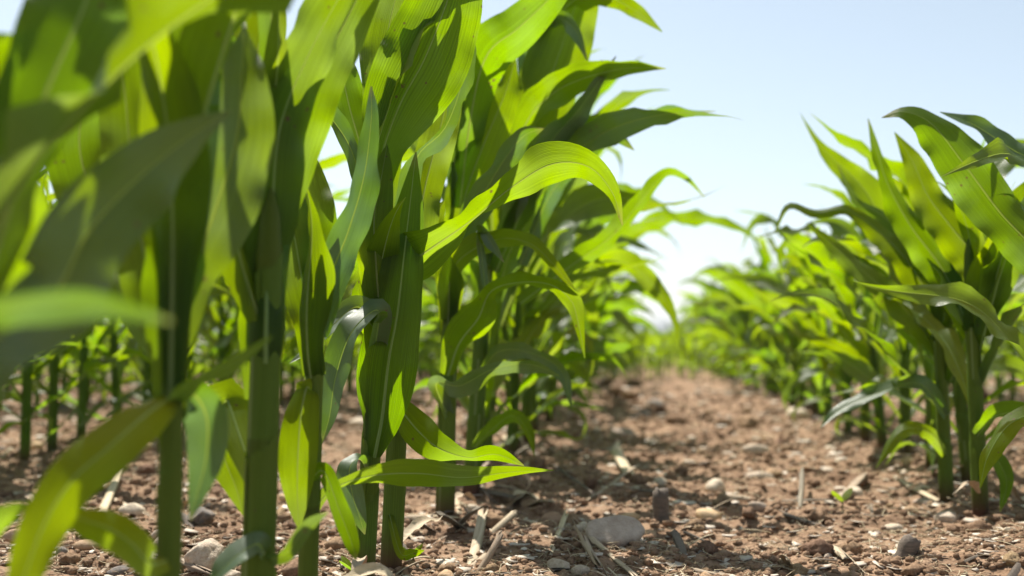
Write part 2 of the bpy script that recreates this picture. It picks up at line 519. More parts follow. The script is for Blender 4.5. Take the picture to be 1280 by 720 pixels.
def build_plant(loc, seed, label, group=None, lod=0, rotz=0.0, **kw):
    root = link('corn_plant', None, None, loc)
    root.rotation_euler = (0, 0, rotz)
    root.empty_display_size = .05
    tag(root, label, 'corn', group)
    leaves, zc, lean, r0, nu = proc_plant(seed, lod=lod, **kw)
    sc = kw.get('scale', 1.0)
    top = .40 * sc
    V, F = stalk_mesh(zc[:6], r0, lean, top, 14 if lod == 0 else 9)
    link('stalk', mesh('stalk', V, F, STALK), root)
    for d in leaves: add_leaf(root, d, nu, lod == 0)
    if lod == 0:
        rg = np.random.default_rng(seed + 5)
        sheaths(root, zc[:5], lean, r0, top, rg)
        if rg.random() < .6: dry_leaf(root, rg, r0)
    return root

def copy_tree(o, loc, rotz, sc, label=None, group=None):
    c = o.copy(); col.objects.link(c)
    c.location = loc; c.rotation_euler = (0, 0, rotz); c.scale = (sc, sc, sc)
    if label: c['label'] = label
    if group: c['group'] = group
    for ch in o.children:
        d = ch.copy(); col.objects.link(d); d.parent = c
        for g in ch.children:
            e = g.copy(); col.objects.link(e); e.parent = d
    return c

# ---- hand-shaped plants of the near row
def hero_plant(px, Y, label, r0=.0105, top=.44, lean=(0, 0), collar_z=(.08, .15, .22, .30), px_y=600, seed=1, whorl=(1, .17)):
    p = at(px, px_y, Y)
    x, y = p[0], p[1]
    root = link('corn_plant', None, None, (x, y, H(x, y) - .004))
    root.empty_display_size = .05
    tag(root, label, 'corn', None)
    top = max(collar_z) + .05
    V, F = stalk_mesh(list(collar_z), r0, lean, top, 18)
    link('stalk', mesh('stalk', V, F, STALK), root)
    rg = np.random.default_rng(seed)
    sheaths(root, collar_z, lean, r0, top, rg)
    dry_leaf(root, rg, r0)
    for k_ in range(whorl[0]):                    # rolled young leaves that sheathe the top of the stalk
        az = -1.2 + k_ * 2.9 + rg.normal(0, .25)
        zb = max(collar_z) - .075 + .03 * k_
        sp, w, side, kap = proc_leaf(rg, stalk_pos(lean, zb), az, .05 + .05 * rg.random(), rg.uniform(.15, .7), whorl[1] * rg.uniform(.85, 1.15),
                                     (.030 + .06 * whorl[1]) * rg.uniform(.9, 1.1), r0 * (.92 - .05 * k_), 34, 9, rg.normal(0, .5), (.06, 0, 0))
        t_ = np.linspace(0, 1, 34)
        kap = np.maximum(kap, 1 / (r0 * 1.2) * (1 - .8 * sstep(.15, .6, t_)))
        w = np.maximum(w, r0 * 3.4 * (1 - sstep(.1, .6, t_)) * (t_ < .6))
        add_leaf(root, (sp, w, side, kap, .003, .09, rg.uniform(0, 6), 0), 11, True, rg.uniform(0, .35))
    return root

def hero_leaf(root, pts, ph=None, ruff=.0035, wl=.09, vf=.22, kap=4.0, nu=11, nv=46, wax_shade=None):
    """pts: (px, py, Y, full width in m, roll in degrees); roll 0 = blade faces the viewer's line, 90 = edge on"""
    P = np.array([[*at(a, b, c), w, R(ro)] for a, b, c, w, ro in pts])
    Q = catmull(P, nv)
    sp, w, ro = Q[:, :3], np.maximum(Q[:, 3] * 1.15, .0006), Q[:, 4]
    T = norm(np.gradient(sp, axis=0))
    d = norm(sp - np.array([0, 0, CAM_H]))
    s0 = norm(np.cross(T, d))
    side = rot(s0, T, ro)
    if wax_shade is not None and wax_shade >= .5: side = -side        # these turn their upper face this way
    t = np.linspace(0, 1, nv)
    k = np.full(nv, kap) * (1 - .5 * t) + 65 * (1 - sstep(.03, .30, t))
    loc = np.array(root.location)
    if ph is None: ph = (pts[0][0] * .37 + pts[0][1] * .11) % 6.28
    return add_leaf(root, (sp - loc, w, side, k, ruff * 1.7, wl, ph, 0), nu, True, rng.uniform(0, .3) if wax_shade is None else wax_shade)

def upper_leaves(root, seed, zmin, az0, r0, scale=1.0, nleaf=9, wind=(.25, -.05, -.05), sel=None, lean=(0, 0), lod=0):
    leaves, zc, lean, r_, nu = proc_plant(seed, scale=scale, az0=az0, lod=lod, nleaf=nleaf, wind=wind, zmin=zmin, lean=lean, r0=r0)
    for k, d in enumerate(leaves):
        if sel is None or k in sel: add_leaf(root, d, nu, True)

# ---------- plant Z, just outside the frame on the left, its leaves reach in
Z = hero_plant(-150, .37, 'corn plant whose large dark leaves arch over the drooping low leaf and pebbles', seed=21, px_y=500)
hero_leaf(Z, [(-60, 470, .37, .030, 0), (-10, 330, .40, .028, 30), (22, 220, .43, .022, 20), (60, 110, .45, .036, 10), (100, 20, .47, .046, 0), (140, -80, .49, .045, 0), (190, -190, .52, .02, 0), (230, -260, .55, .001, 0)], vf=.3, kap=14, wax_shade=.35)
hero_leaf(Z, [(-80, 200, .40, .03, 20), (-20, 110, .44, .040, 20), (40, 90, .47, .036, 15), (80, 40, .50, .026, 10), (130, -40, .53, .001, 0)], vf=.2, wax_shade=.3)
hero_leaf(Z, [(-70, 540, .34, .018, 20), (-10, 430, .37, .026, 20), (70, 365, .42, .034, 10), (110, 290, .45, .035, 5), (170, 225, .47, .032, 10), (235, 172, .49, .019, 30), (290, 138, .51, .001, 40)], vf=.3, kap=8, wax_shade=.9)
hero_leaf(Z, [(-120, 430, .30, .018, 10), (-40, 395, .30, .020, 30), (40, 378, .30, .014, 45), (120, 378, .31, .010, 40), (215, 402, .32, .001, 30)], vf=.15, wax_shade=.9)
hero_leaf(Z, [(-30, 250, .44, .03, 0), (5, 250, .46, .034, 10), (15, 310, .47, .026, 10), (5, 360, .48, .012, 0), (-20, 400, .48, .001, 0)])
hero_leaf(Z, [(-60, 700, .50, .012, 0), (-20, 672, .50, .012, 20), (10, 645, .50, .010, 30), (42, 628, .51, .001, 40)])
upper_leaves(Z, 191, .2, .3, .008, 1.0)
# ---------- plant A
A = hero_plant(213, .55, 'thick corn stalk whose low leaf droops over the pebbles, pale cleft rock behind it', r0=.0074, top=.36, collar_z=(.09, .155, .205, .26), seed=22, whorl=(1, .26))
hero_leaf(A, [(214, 560, .55, .012, 60), (218, 420, .55, .024, 40), (222, 300, .56, .034, 20), (232, 150, .57, .036, 10), (238, 30, .58, .034, 0), (236, -80, .59, .026, 0), (220, -180, .60, .001, 0)], kap=20, wax_shade=.3)
hero_leaf(A, [(218, 430, .56, .016, 40), (238, 350, .57, .024, 20), (270, 260, .58, .040, 10), (296, 170, .59, .040, 0), (302, 90, .60, .026, -10), (305, 40, .61, .004, 0), (306, 20, .62, .001, 0)], kap=6, wax_shade=.6)
hero_leaf(A, [(212, 430, .55, .016, 30), (190, 350, .57, .030, 20), (168, 260, .59, .034, 15), (160, 160, .61, .030, 10), (150, 60, .62, .026, 10), (130, -40, .63, .001, 0)], kap=8)
hero_leaf(A, [(205, 440, .57, .016, 30), (178, 380, .59, .026, 10), (150, 320, .62, .034, 0), (110, 230, .65, .040, 0), (100, 160, .66, .040, 5), (130, 90, .67, .030, 10), (160, 30, .68, .001, 0)], kap=6)
hero_leaf(A, [(214, 495, .545, .014, 30), (180, 520, .52, .022, 20), (135, 560, .50, .025, 10), (90, 600, .485, .023, 5), (55, 655, .475, .020, 10), (25, 735, .465, .014, 20), (0, 800, .46, .001, 0)], kap=4, ruff=.002)
hero_leaf(A, [(216, 500, .545, .012, 60), (240, 478, .53, .014, 50), (285, 455, .52, .010, 45), (340, 420, .51, .001, 40)], wax_shade=.5)
hero_leaf(A, [(208, 700, .54, .010, 40), (188, 705, .53, .013, 10), (165, 680, .525, .017, 0), (135, 660, .52, .018, 10), (100, 648, .51, .012, 30), (70, 632, .50, .001, 40)], ruff=.002)
hero_leaf(A, [(222, 505, .56, .012, 40), (240, 492, .57, .020, 20), (258, 520, .58, .022, 10), (258, 570, .58, .019, 0), (246, 620, .575, .009, 0), (238, 650, .57, .001, 0)], ruff=.0015, wax_shade=.9)
upper_leaves(A, 105, .30, .2, .006, 1.05)
# ---------- plant B
B = hero_plant(322, .68, 'thickest corn stalk of the row, standing between the cleft rock and the slim stalks', r0=.0116, top=.42, lean=(.02, 0), collar_z=(.075, .16, .225, .29), seed=23, whorl=(1, .28))
hero_leaf(B, [(326, 500, .68, .018, 40), (334, 390, .68, .034, 30), (340, 270, .68, .040, 20), (350, 160, .68, .040, 10), (385, 70, .69, .034, 20), (428, -10, .70, .026, 30), (470, -80, .71, .001, 30)], kap=22, wax_shade=.25)
hero_leaf(B, [(346, 330, .69, .022, 30), (362, 220, .70, .034, 15), (392, 110, .71, .036, 0), (430, 30, .73, .032, -10), (470, -40, .75, .022, 0), (520, -90, .77, .001, 0)], kap=8)
hero_leaf(B, [(318, 600, .69, .012, 40), (298, 540, .71, .022, 20), (282, 500, .73, .028, 5), (278, 560, .74, .025, 0), (295, 610, .74, .014, 0), (305, 645, .74, .001, 0)], ruff=.002)
hero_leaf(B, [(325, 400, .67, .014, 40), (300, 320, .67, .026, 20), (290, 240, .68, .03, 10), (310, 120, .70, .034, 10), (330, 20, .72, .03, 0), (335, -60, .73, .001, 0)], kap=10)
hero_leaf(B, [(330, 690, .67, .010, 30), (322, 680, .66, .016, 40), (300, 692, .65, .020, 40), (278, 712, .64, .014, 40), (262, 728, .635, .001, 30)], ruff=.0015, wax_shade=.9)
hero_leaf(B, [(336, 700, .675, .008, 30), (360, 690, .67, .010, 40), (385, 655, .66, .010, 40), (410, 640, .655, .001, 40)], ruff=.0015, wax_shade=.9)
upper_leaves(B, 131, .34, .1, .008, 1.05)
# ---------- plant C
C = hero_plant(385, .79, 'slim corn stalk with a drooping half-lit leaf, next to the thickest stalk of the row', r0=.0078, top=.40, lean=(.02, 0), collar_z=(.10, .165, .22, .28), seed=24)
hero_leaf(C, [(392, 470, .79, .014, 30), (392, 420, .79, .024, 20), (378, 350, .80, .030, 10), (365, 280, .81, .030, 0), (352, 215, .82, .02, 0), (345, 165, .83, .001, 0)], kap=18)
hero_leaf(C, [(398, 400, .80, .016, 20), (398, 320, .81, .030, 10), (388, 250, .83, .034, 0), (376, 190, .85, .02, 0), (370, 160, .86, .001, 0)], kap=6)
hero_leaf(C, [(390, 500, .785, .010, 40), (384, 484, .775, .016, 20), (376, 520, .765, .024, 10), (372, 580, .76, .026, 0), (372, 630, .76, .014, 0), (374, 662, .76, .001, 0)], ruff=.002, vf=.4)
hero_leaf(C, [(398, 420, .80, .014, 30), (412, 350, .81, .024, 20), (435, 290, .82, .028, 25), (455, 220, .83, .022, 35), (464, 150, .84, .012, 20), (464, 108, .85, .001, 0)], kap=10, wax_shade=.9)
hero_leaf(C, [(385, 660, .785, .010, 30), (400, 628, .79, .012, 40), (424, 607, .80, .010, 50), (470, 594, .83, .016, 35), (525, 592, .87, .023, 20), (580, 597, .91, .018, 25), (640, 590, .95, .011, 40), (692, 588, .98, .001, 50)], ruff=.0015, vf=.2, nv=44)
hero_leaf(C, [(388, 600, .78, .010, 30), (405, 590, .775, .012, 30), (425, 640, .77, .014, 20), (440, 680, .765, .010, 10), (445, 700, .76, .001, 0)], ruff=.002)
upper_leaves(C, 147, .36, .4, .006, 1.0, lod=0)
# ---------- plant D
D = hero_plant(455, .945, 'corn plant with a broad flat bright leaf hanging against its stalk', r0=.0098, top=.42, lean=(.05, 0), collar_z=(.09, .155, .21, .30), seed=25)
hero_leaf(D, [(468, 572, .935, .010, 0), (472, 552, .93, .026, 0), (478, 520, .93, .046, 0), (486, 450, .93, .050, 5), (497, 390, .935, .044, 10), (505, 320, .94, .034, 10), (512, 260, .95, .024, 0), (520, 190, .96, .001, 0)], ruff=.002, kap=4, vf=.1)
hero_leaf(D, [(478, 430, .95, .016, 40), (476, 330, .95, .034, 30), (476, 240, .95, .030, 40), (478, 192, .955, .034, 10), (500, 130, .96, .066, 0), (530, 75, .97, .080, 0), (556, 10, .98, .070, 0), (575, -50, .99, .04, 0), (585, -110, 1.0, .001, 0)], ruff=.004, kap=2, vf=.12, nv=44)
hero_leaf(D, [(484, 300, .97, .016, 30), (482, 200, .98, .030, 10), (482, 110, 1.0, .042, 0), (485, 40, 1.02, .050, 0), (505, -40, 1.04, .03, 0), (520, -90, 1.05, .001, 0)], kap=6)
hero_leaf(D, [(468, 290, .97, .014, 20), (455, 200, .98, .026, 10), (436, 130, 1.0, .034, 0), (424, 70, 1.02, .022, 0), (420, 30, 1.03, .001, 0)], kap=5)
hero_leaf(D, [(462, 270, .96, .012, 40), (440, 190, .95, .020, 40), (412, 145, .94, .020, 40), (385, 112, .93, .010, 40), (372, 98, .93, .001, 0)], kap=5, wax_shade=.9)
hero_leaf(D, [(476, 400, .94, .018, 20), (470, 330, .93, .030, 5), (468, 270, .93, .032, 0), (478, 215, .94, .018, 0), (484, 180, .945, .001, 0)], kap=12)
hero_leaf(D, [(470, 430, .93, .018, 20), (472, 388, .91, .022, 50), (440, 415, .88, .026, 45), (420, 470, .87, .024, 40), (412, 520, .865, .014, 30), (402, 555, .86, .001, 20)], ruff=.002, vf=.3, wax_shade=.9)
hero_leaf(D, [(470, 400, .94, .020, 20), (445, 384, .92, .020, 40), (415, 408, .90, .018, 50), (385, 438, .88, .010, 50), (362, 454, .87, .001, 40)], ruff=.0015, wax_shade=.9)
hero_leaf(D, [(462, 596, .94, .010, 80), (450, 574, .925, .016, 80), (437, 586, .91, .020, 45), (441, 620, .905, .022, 25), (450, 648, .90, .012, 20), (456, 668, .90, .001, 10)], ruff=.002, wax_shade=.8)
upper_leaves(D, 153, .34, .0, .008, 1.05, sel=(1,))
# ---------- plant E, the sharp one with the long arching leaf
E = hero_plant(489, 1.02, 'corn plant with a purple-based stalk and a low twisting leaf pointing at the large stone', r0=.0106, top=.44, lean=(.04, 0), collar_z=(.10, .175, .24, .31), seed=26)
hero_leaf(E, [(492, 510, 1.01, .014, 30), (500, 512, .99, .020, 20), (522, 538, .98, .030, 10), (548, 560, .97, .026, 20), (585, 572, .97, .014, 50), (620, 568, .97, .016, 40), (655, 582, .97, .001, 30)], ruff=.002, vf=.3)
hero_leaf(E, [(470, 420, 1.0, .018, 20), (458, 378, .97, .030, 10), (490, 345, .95, .046, 15), (540, 310, .95, .042, 30), (590, 275, .95, .026, 60), (640, 234, .96, .030, 40), (690, 205, .98, .038, 10), (735, 208, 1.0, .026, 10), (765, 240, 1.01, .014, 30), (778, 282, 1.02, .001, 30)], ruff=.003, vf=.25, nv=52)
hero_leaf(E, [(500, 420, 1.02, .018, 30), (505, 330, 1.02, .030, 20), (508, 250, 1.03, .028, 20), (522, 195, 1.03, .020, 50), (556, 160, 1.04, .022, 50), (578, 100, 1.05, .020, 50), (590, 20, 1.06, .014, 40), (598, -40, 1.07, .001, 0)], kap=14, wax_shade=.9)
hero_leaf(E, [(498, 400, 1.04, .016, 30), (512, 330, 1.04, .028, 20), (528, 300, 1.05, .036, 0), (545, 270, 1.07, .018, 0), (556, 250, 1.08, .001, 0)])
hero_leaf(E, [(505, 380, 1.03, .018, 20), (522, 300, 1.04, .034, 10), (530, 240, 1.06, .034, 0), (548, 170, 1.08, .036, 0), (565, 100, 1.1, .028, 0), (590, 40, 1.12, .001, 0)], kap=8)
hero_leaf(E, [(486, 640, 1.01, .006, 20), (500, 690, .99, .008, 10), (515, 692, .98, .009, 30), (530, 688, .975, .001, 30)], ruff=.001)
upper_leaves(E, 164, .36, .1, .008, 1.0)
# ---------- plants F and G behind
F_ = hero_plant(556, 1.30, 'corn plant whose long arching leaf hangs a thin tip above the soil strip', r0=.0122, top=.46, lean=(.02, 0), collar_z=(.10, .17, .25, .32), seed=27)
hero_leaf(F_, [(560, 470, 1.28, .020, 20), (574, 430, 1.25, .040, 20), (598, 398, 1.23, .040, 20), (614, 364, 1.22, .024, 50), (650, 353, 1.21, .022, 50), (688, 356, 1.2, .018, 45), (714, 376, 1.2, .020, 20), (724, 410, 1.2, .011, 20), (731, 448, 1.2, .001, 30)], ruff=.003, nv=44)
hero_leaf(F_, [(560, 400, 1.29, .02, 20), (565, 340, 1.27, .030, 30), (592, 312, 1.25, .030, 30), (630, 298, 1.23, .026, 40), (665, 306, 1.22, .018, 40), (695, 334, 1.21, .012, 30), (722, 368, 1.2, .001, 20)], ruff=.003)
hero_leaf(F_, [(560, 520, 1.29, .016, 30), (545, 480, 1.27, .022, 40), (575, 482, 1.24, .026, 40), (615, 462, 1.23, .024, 50), (660, 455, 1.22, .020, 45), (700, 470, 1.21, .001, 30)], ruff=.003, wax_shade=.9)
hero_leaf(F_, [(565, 330, 1.3, .02, 30), (580, 250, 1.3, .044, 10), (605, 180, 1.31, .050, 0), (630, 120, 1.33, .036, 0), (645, 70, 1.35, .001, 0)], kap=6)
hero_leaf(F_, [(570, 300, 1.28, .02, 30), (600, 250, 1.26, .036, 30), (630, 200, 1.25, .04, 40), (655, 170, 1.25, .026, 40), (680, 160, 1.25, .001, 30)], kap=8, wax_shade=.9)
hero_leaf(F_, [(575, 260, 1.30, .02, 30), (588, 150, 1.30, .040, 10), (608, 70, 1.28, .056, 5), (648, 35, 1.27, .050, 0), (690, -5, 1.26, .034, 0), (740, -60, 1.25, .001, 0)], kap=5)
hero_leaf(F_, [(610, 390, 1.24, .004, 0), (600, 290, 1.24, .012, 40), (615, 305, 1.22, .012, 30), (630, 328, 1.21, .001, 30)], wax_shade=.9)
upper_leaves(F_, 171, .38, .2, .008, 1.0, sel=(0, 2, 3))
G_ = hero_plant(589, 1.47, 'corn plant with a tall broad leaf and a pointed leaf stretched over the strip', r0=.0125, top=.48, lean=(.06, 0), collar_z=(.11, .19, .26, .34), seed=28)
hero_leaf(G_, [(632, 300, 1.46, .02, 20), (655, 200, 1.46, .050, 10), (680, 120, 1.46, .078, 0), (705, 50, 1.47, .078, 0), (728, -20, 1.48, .05, 0), (745, -80, 1.49, .001, 0)], kap=3)
hero_leaf(G_, [(628, 260, 1.44, .02, 20), (655, 160, 1.42, .034, 30), (690, 118, 1.4, .046, 25), (730, 98, 1.38, .038, 30), (780, 86, 1.37, .024, 40), (833, 86, 1.36, .001, 40)], ruff=.003)
hero_leaf(G_, [(625, 290, 1.45, .02, 30), (650, 235, 1.42, .034, 30), (690, 175, 1.40, .036, 30), (725, 135, 1.39, .026, 30), (770, 70, 1.38, .001, 30)], kap=6, wax_shade=.9)
hero_leaf(G_, [(620, 340, 1.46, .02, 30), (650, 270, 1.44, .03, 30), (690, 185, 1.42, .036, 35), (730, 163, 1.41, .034, 40), (765, 168, 1.40, .022, 40), (793, 188, 1.39, .001, 30)], ruff=.003)
hero_leaf(G_, [(640, 250, 1.5, .02, 30), (660, 60, 1.50, .03, 30), (690, 22, 1.46, .026, 40), (718, 36, 1.43, .020, 40), (735, 78, 1.42, .001, 30)], ruff=.003, wax_shade=.9)
hero_leaf(G_, [(650, 200, 1.5, .02, 30), (690, 40, 1.48, .04, 20), (735, -8, 1.46, .040, 20), (785, 8, 1.44, .026, 30), (828, 40, 1.43, .001, 30)], ruff=.003)
hero_leaf(G_, [(600, 470, 1.44, .016, 30), (622, 440, 1.42, .022, 30), (660, 440, 1.40, .024, 40), (700, 462, 1.38, .020, 30), (715, 510, 1.37, .001, 20)], wax_shade=.9)
hero_leaf(G_, [(592, 560, 1.45, .010, 30), (612, 540, 1.42, .018, 40), (640, 520, 1.40, .022, 40), (660, 540, 1.39, .014, 30), (668, 570, 1.38, .001, 30)])

hero_leaf(G_, [(650, 330, 1.5, .02, 30), (690, 240, 1.5, .026, 40), (740, 185, 1.5, .026, 45), (795, 154, 1.5, .020, 45), (832, 140, 1.5, .024, 35), (865, 140, 1.5, .008, 40), (895, 139, 1.5, .001, 40)], ruff=.002, wax_shade=.9)
hero_leaf(G_, [(650, 380, 1.5, .02, 30), (710, 335, 1.52, .03, 30), (765, 295, 1.54, .032, 40), (802, 250, 1.56, .026, 40), (832, 218, 1.58, .018, 40), (856, 222, 1.6, .010, 40), (881, 247, 1.62, .001, 30)], ruff=.002)

ORD = ['next', 'second', 'third', 'fourth', 'fifth', 'sixth', 'seventh', 'eighth', 'ninth', 'tenth']
# ---------- remaining plants of the near row
g_near = 'corn plants further along the row beside the large stone'
Y = 1.63
k = 0
while Y < 5.9:
    x = -.262 + rng.normal(0, .012)
    build_plant((x, Y, H(x, Y) - .004), 300 + k, (ORD[k] + ' corn plant down the row beyond the one whose pointed leaf stretches over the strip') if k < 10 else
                'leafy corn plant far down the row that borders the large stone', g_near,
                lod=0 if Y < 3 else 1, scale=rng.uniform(.84, 1.12), az0=rng.normal(0, .8), wind=(.16, -.1, -.08), nleaf=10,
                lean=(rng.normal(.02, .06), rng.normal(0, .05)))
    Y += rng.uniform(.12, .175) * (1 if Y < 3 else 1.15); k += 1

# ---------- the row on the other side of the soil strip
g_right = 'corn plants along the row across the soil strip'
Rr = hero_plant(1330, 1.16, 'corn plant across the soil strip whose broad bright leaf curls over against the sky', r0=.0098, top=.46, lean=(-.03, 0), collar_z=(.09, .16, .23, .31), seed=31)
hero_leaf(Rr, [(1322, 380, 1.16, .02, 20), (1300, 320, 1.17, .044, 20), (1250, 265, 1.19, .050, 20), (1205, 205, 1.20, .050, 15), (1165, 155, 1.21, .036, 30), (1130, 140, 1.22, .020, 50), (1102, 147, 1.23, .001, 50)], ruff=.003)
hero_leaf(Rr, [(1330, 320, 1.17, .02, 30), (1310, 220, 1.2, .03, 40), (1262, 185, 1.22, .030, 45), (1215, 155, 1.24, .018, 45), (1175, 140, 1.26, .001, 40)], wax_shade=.9)
hero_leaf(Rr, [(1326, 560, 1.15, .016, 30), (1300, 520, 1.14, .026, 40), (1262, 530, 1.13, .024, 40), (1235, 570, 1.12, .016, 30), (1225, 610, 1.12, .001, 30)])
upper_leaves(Rr, 181, .12, 2.8, .008, .62)
Rs = hero_plant(1225, 1.40, 'corn stalk nearest the green seedling, in the row across the soil strip', r0=.0098, top=.46, lean=(-.02, 0), collar_z=(.10, .18, .25, .32), seed=32)
hero_leaf(Rs, [(1225, 400, 1.40, .02, 20), (1222, 330, 1.40, .044, 20), (1190, 285, 1.41, .050, 20), (1160, 245, 1.42, .038, 10), (1140, 200, 1.43, .022, 10), (1118, 165, 1.44, .001, 0)], ruff=.004)
hero_leaf(Rs, [(1215, 420, 1.42, .02, 20), (1180, 340, 1.44, .040, 20), (1140, 285, 1.45, .040, 20), (1112, 235, 1.46, .022, 30), (1098, 195, 1.47, .014, 30), (1085, 148, 1.48, .001, 0)], ruff=.004)
hero_leaf(Rs, [(1230, 420, 1.38, .02, 20), (1255, 330, 1.36, .044, 20), (1285, 260, 1.34, .05, 10), (1330, 200, 1.32, .001, 0)])
hero_leaf(Rs, [(1222, 545, 1.39, .014, 30), (1245, 520, 1.36, .024, 45), (1280, 520, 1.34, .026, 45), (1320, 560, 1.32, .001, 30)])
hero_leaf(Rs, [(1226, 600, 1.39, .008, 20), (1240, 570, 1.37, .016, 20), (1258, 600, 1.35, .016, 20), (1250, 640, 1.34, .001, 0)])
upper_leaves(Rs, 182, .12, 2.6, .008, .66)
Rt = hero_plant(1183, 1.55, 'corn plant with a wavy leaf reaching left of the row into the sky, across the soil strip', r0=.0098, top=.46, lean=(-.02, 0), collar_z=(.10, .18, .25, .32), seed=33)
Rt['label'] = 'corn plant across the soil strip with a thin wavy leaf tip curling out'
hero_leaf(Rt, [(1180, 430, 1.55, .02, 20), (1150, 350, 1.56, .040, 20), (1110, 300, 1.58, .034, 30), (1060, 263, 1.60, .018, 40), (1020, 266, 1.61, .016, 40), (985, 258, 1.62, .010, 40), (968, 292, 1.63, .001, 30)], ruff=.003)
hero_leaf(Rt, [(1178, 440, 1.55, .02, 20), (1125, 380, 1.58, .038, 25), (1080, 340, 1.60, .030, 30), (1040, 305, 1.62, .020, 30), (1008, 278, 1.63, .001, 30)], ruff=.003)
hero_leaf(Rt, [(1185, 400, 1.57, .02, 20), (1160, 330, 1.60, .036, 20), (1110, 275, 1.64, .024, 30), (1070, 250, 1.66, .012, 30), (1047, 205, 1.68, .001, 20)], ruff=.003)
hero_leaf(Rt, [(1182, 520, 1.54, .014, 30), (1150, 480, 1.52, .024, 50), (1100, 490, 1.50, .022, 50), (1050, 512, 1.49, .016, 40), (1025, 535, 1.48, .001, 30)], wax_shade=.9)
hero_leaf(Rt, [(1184, 570, 1.54, .012, 20), (1160, 540, 1.51, .018, 30), (1125, 540, 1.49, .020, 30), (1095, 585, 1.48, .001, 30)])
upper_leaves(Rt, 183, .12, 2.4, .008, .66)
Y = 1.68
k = 0
while Y < 5.9:
    x = .505 + rng.normal(0, .014)
    build_plant((x, Y, H(x, Y) - .004), 400 + k, (ORD[k] + ' corn plant down the row across the strip beyond the one with the wavy tip') if k < 10 else
                'leafy corn plant far down the row across the soil strip', g_right,
                lod=0 if Y < 2.4 else 1, scale=rng.uniform(.66, .90), az0=math.pi + rng.normal(0, .9), wind=(-.05, -.1, -.03), nleaf=10,
                lean=(rng.normal(0, .06), rng.normal(0, .05)))
    Y += rng.uniform(.12, .175); k += 1

# ---------- rows behind, copied from a few prototypes
protos = []
def row_tail(x0, label, group, ya=6.0, yb=13.0):
    y = ya
    while y < yb:
        f = (y - ya) / (yb - ya)
        x = x0 + rng.normal(0, .02)
        copy_tree(protos[int(rng.integers(0, 7))], (x, y, H(x, y) - .004), rng.uniform(0, 6.28), rng.uniform(.72, .9) * (1 - .35 * f), label, group)
        y += .2 + .16 * f

def row(x0, ya, yb, step, label, group):
    y = ya
    while y < yb:
        x = x0 + rng.normal(0, .015)
        i = int(rng.integers(0, 7))
        loc, rz, sc = (x, y, H(x, y) - .004), rng.normal(0, .5) + (math.pi if rng.random() < .5 else 0), rng.uniform(.85, 1.1)
        if len(protos) < 7:
            r = build_plant(loc, 500 + len(protos), label, group, lod=1, rotz=rz, wind=(.1, -.1, -.05), nleaf=11)
            r.scale = (sc, sc, sc)
            protos.append(r)
        else:
            copy_tree(protos[i], loc, rz, sc, label, group)
        y += rng.uniform(.8, 1.25) * step
row(-1.16, 1.2, 5.9, .12, 'corn plant in the shaded row just behind the thick stalks and pebbles', 'corn plants of the row behind the thick stalks')
row(-1.93, 1.9, 5.9, .17, 'corn plant in the second row behind the thick stalks', 'corn plants of the second row behind the thick stalks')
row(-2.70, 2.6, 5.9, .18, 'corn plant in the third row behind the thick stalks', 'corn plants of the third row behind the thick stalks')
row(1.27, 1.9, 5.9, .16, 'corn plant in the row hidden behind the one across the soil strip', 'corn plants of the row hidden behind the one across the strip')
row(2.04, 3.0, 5.9, .18, 'corn plant in the last row behind the ones across the soil strip', 'corn plants of the last row behind the ones across the strip')

row_tail(-.262, 'leafy corn plant far down the row that borders the large stone', g_near)
row_tail(.505, 'leafy corn plant far down the row across the soil strip', g_right)

# ---------- young corn filling the field beyond the end of the soil strip (too many and too far to count)
def field_mass(name, pts, scales, seeds, label, nleaf=6):
    Vs, Fs, Us, base = [], [], [], 0
    lib = []
    for s in range(8):
        leaves, zc, lean, r0, nu = proc_plant(900 + s, lod=2, nleaf=nleaf, wind=(.1, -.1, 0), scale=1.0)
        pv, pf, pu, b = [], [], [], 0
        for d in leaves:
            V, F, uv, *_ = blade(d[0], d[1], d[2], d[3], 3, d[4], d[5], d[6])
            pv.append(V); pf.append(F + b); pu.append(uv); b += len(V)
        path = np.array([[0, 0, -.02], [0, 0, .2], [0, 0, .42]])
        V, F = tube(path, [.011, .01, .005], 5)
        pv.append(V); pf.append(F + b); pu.append(np.zeros((len(V), 2))); b += len(V)
        lib.append((np.vstack(pv), np.vstack(pf), np.vstack(pu)))
    for (x, y), sc in zip(pts, scales):
        V, F, U = lib[int(rng.integers(0, 8))]
        a = rng.uniform(0, 6.28); c, s = math.cos(a), math.sin(a)
        W = V * sc
        W = np.stack([W[:, 0] * c - W[:, 1] * s + x, W[:, 0] * s + W[:, 1] * c + y, W[:, 2]], 1)
        Vs.append(W); Fs.append(F + base); Us.append(U); base += len(W)
    o = link(name, mesh(name, np.vstack(Vs), np.vstack(Fs), LEAF, np.vstack(Us)))
    o.color = (.1, 0, 0, 1)
    tag(o, label, 'corn', kind='stuff')
    return o
pts, scs = [], []
y = 5.35
while y < 60:
    dx = .085 * (1 + (y - 5.3) * .07)
    for x in np.arange(-2.8 - y * .75, 1.5 + y * .45, dx):
        pts.append((x + rng.normal(0, .05), y + rng.normal(0, .08))); scs.append(rng.uniform(.22, .46) * (1 + .012 * (y - 5.3)))
    y += .22 * (1 + (y - 5.3) * .12)
field_mass('young_corn_field', pts, scs, 0, 'low young corn covering the field beyond the end of the soil strip')
pts, scs = [], []
for x in np.arange(-3.47, -9, -.77):
    for y in np.arange(3.6, 6.0, .2):
        pts.append((x + rng.normal(0, .02), y)); scs.append(rng.uniform(.85, 1.1))
for x in np.arange(2.81, 5.5, .77):
    for y in np.arange(4.2, 6.0, .2):
        pts.append((x + rng.normal(0, .02), y)); scs.append(rng.uniform(.85, 1.0))
field_mass('outer_corn_rows', pts, scs, 0, 'outer corn rows that run together behind the nearer rows', nleaf=9)

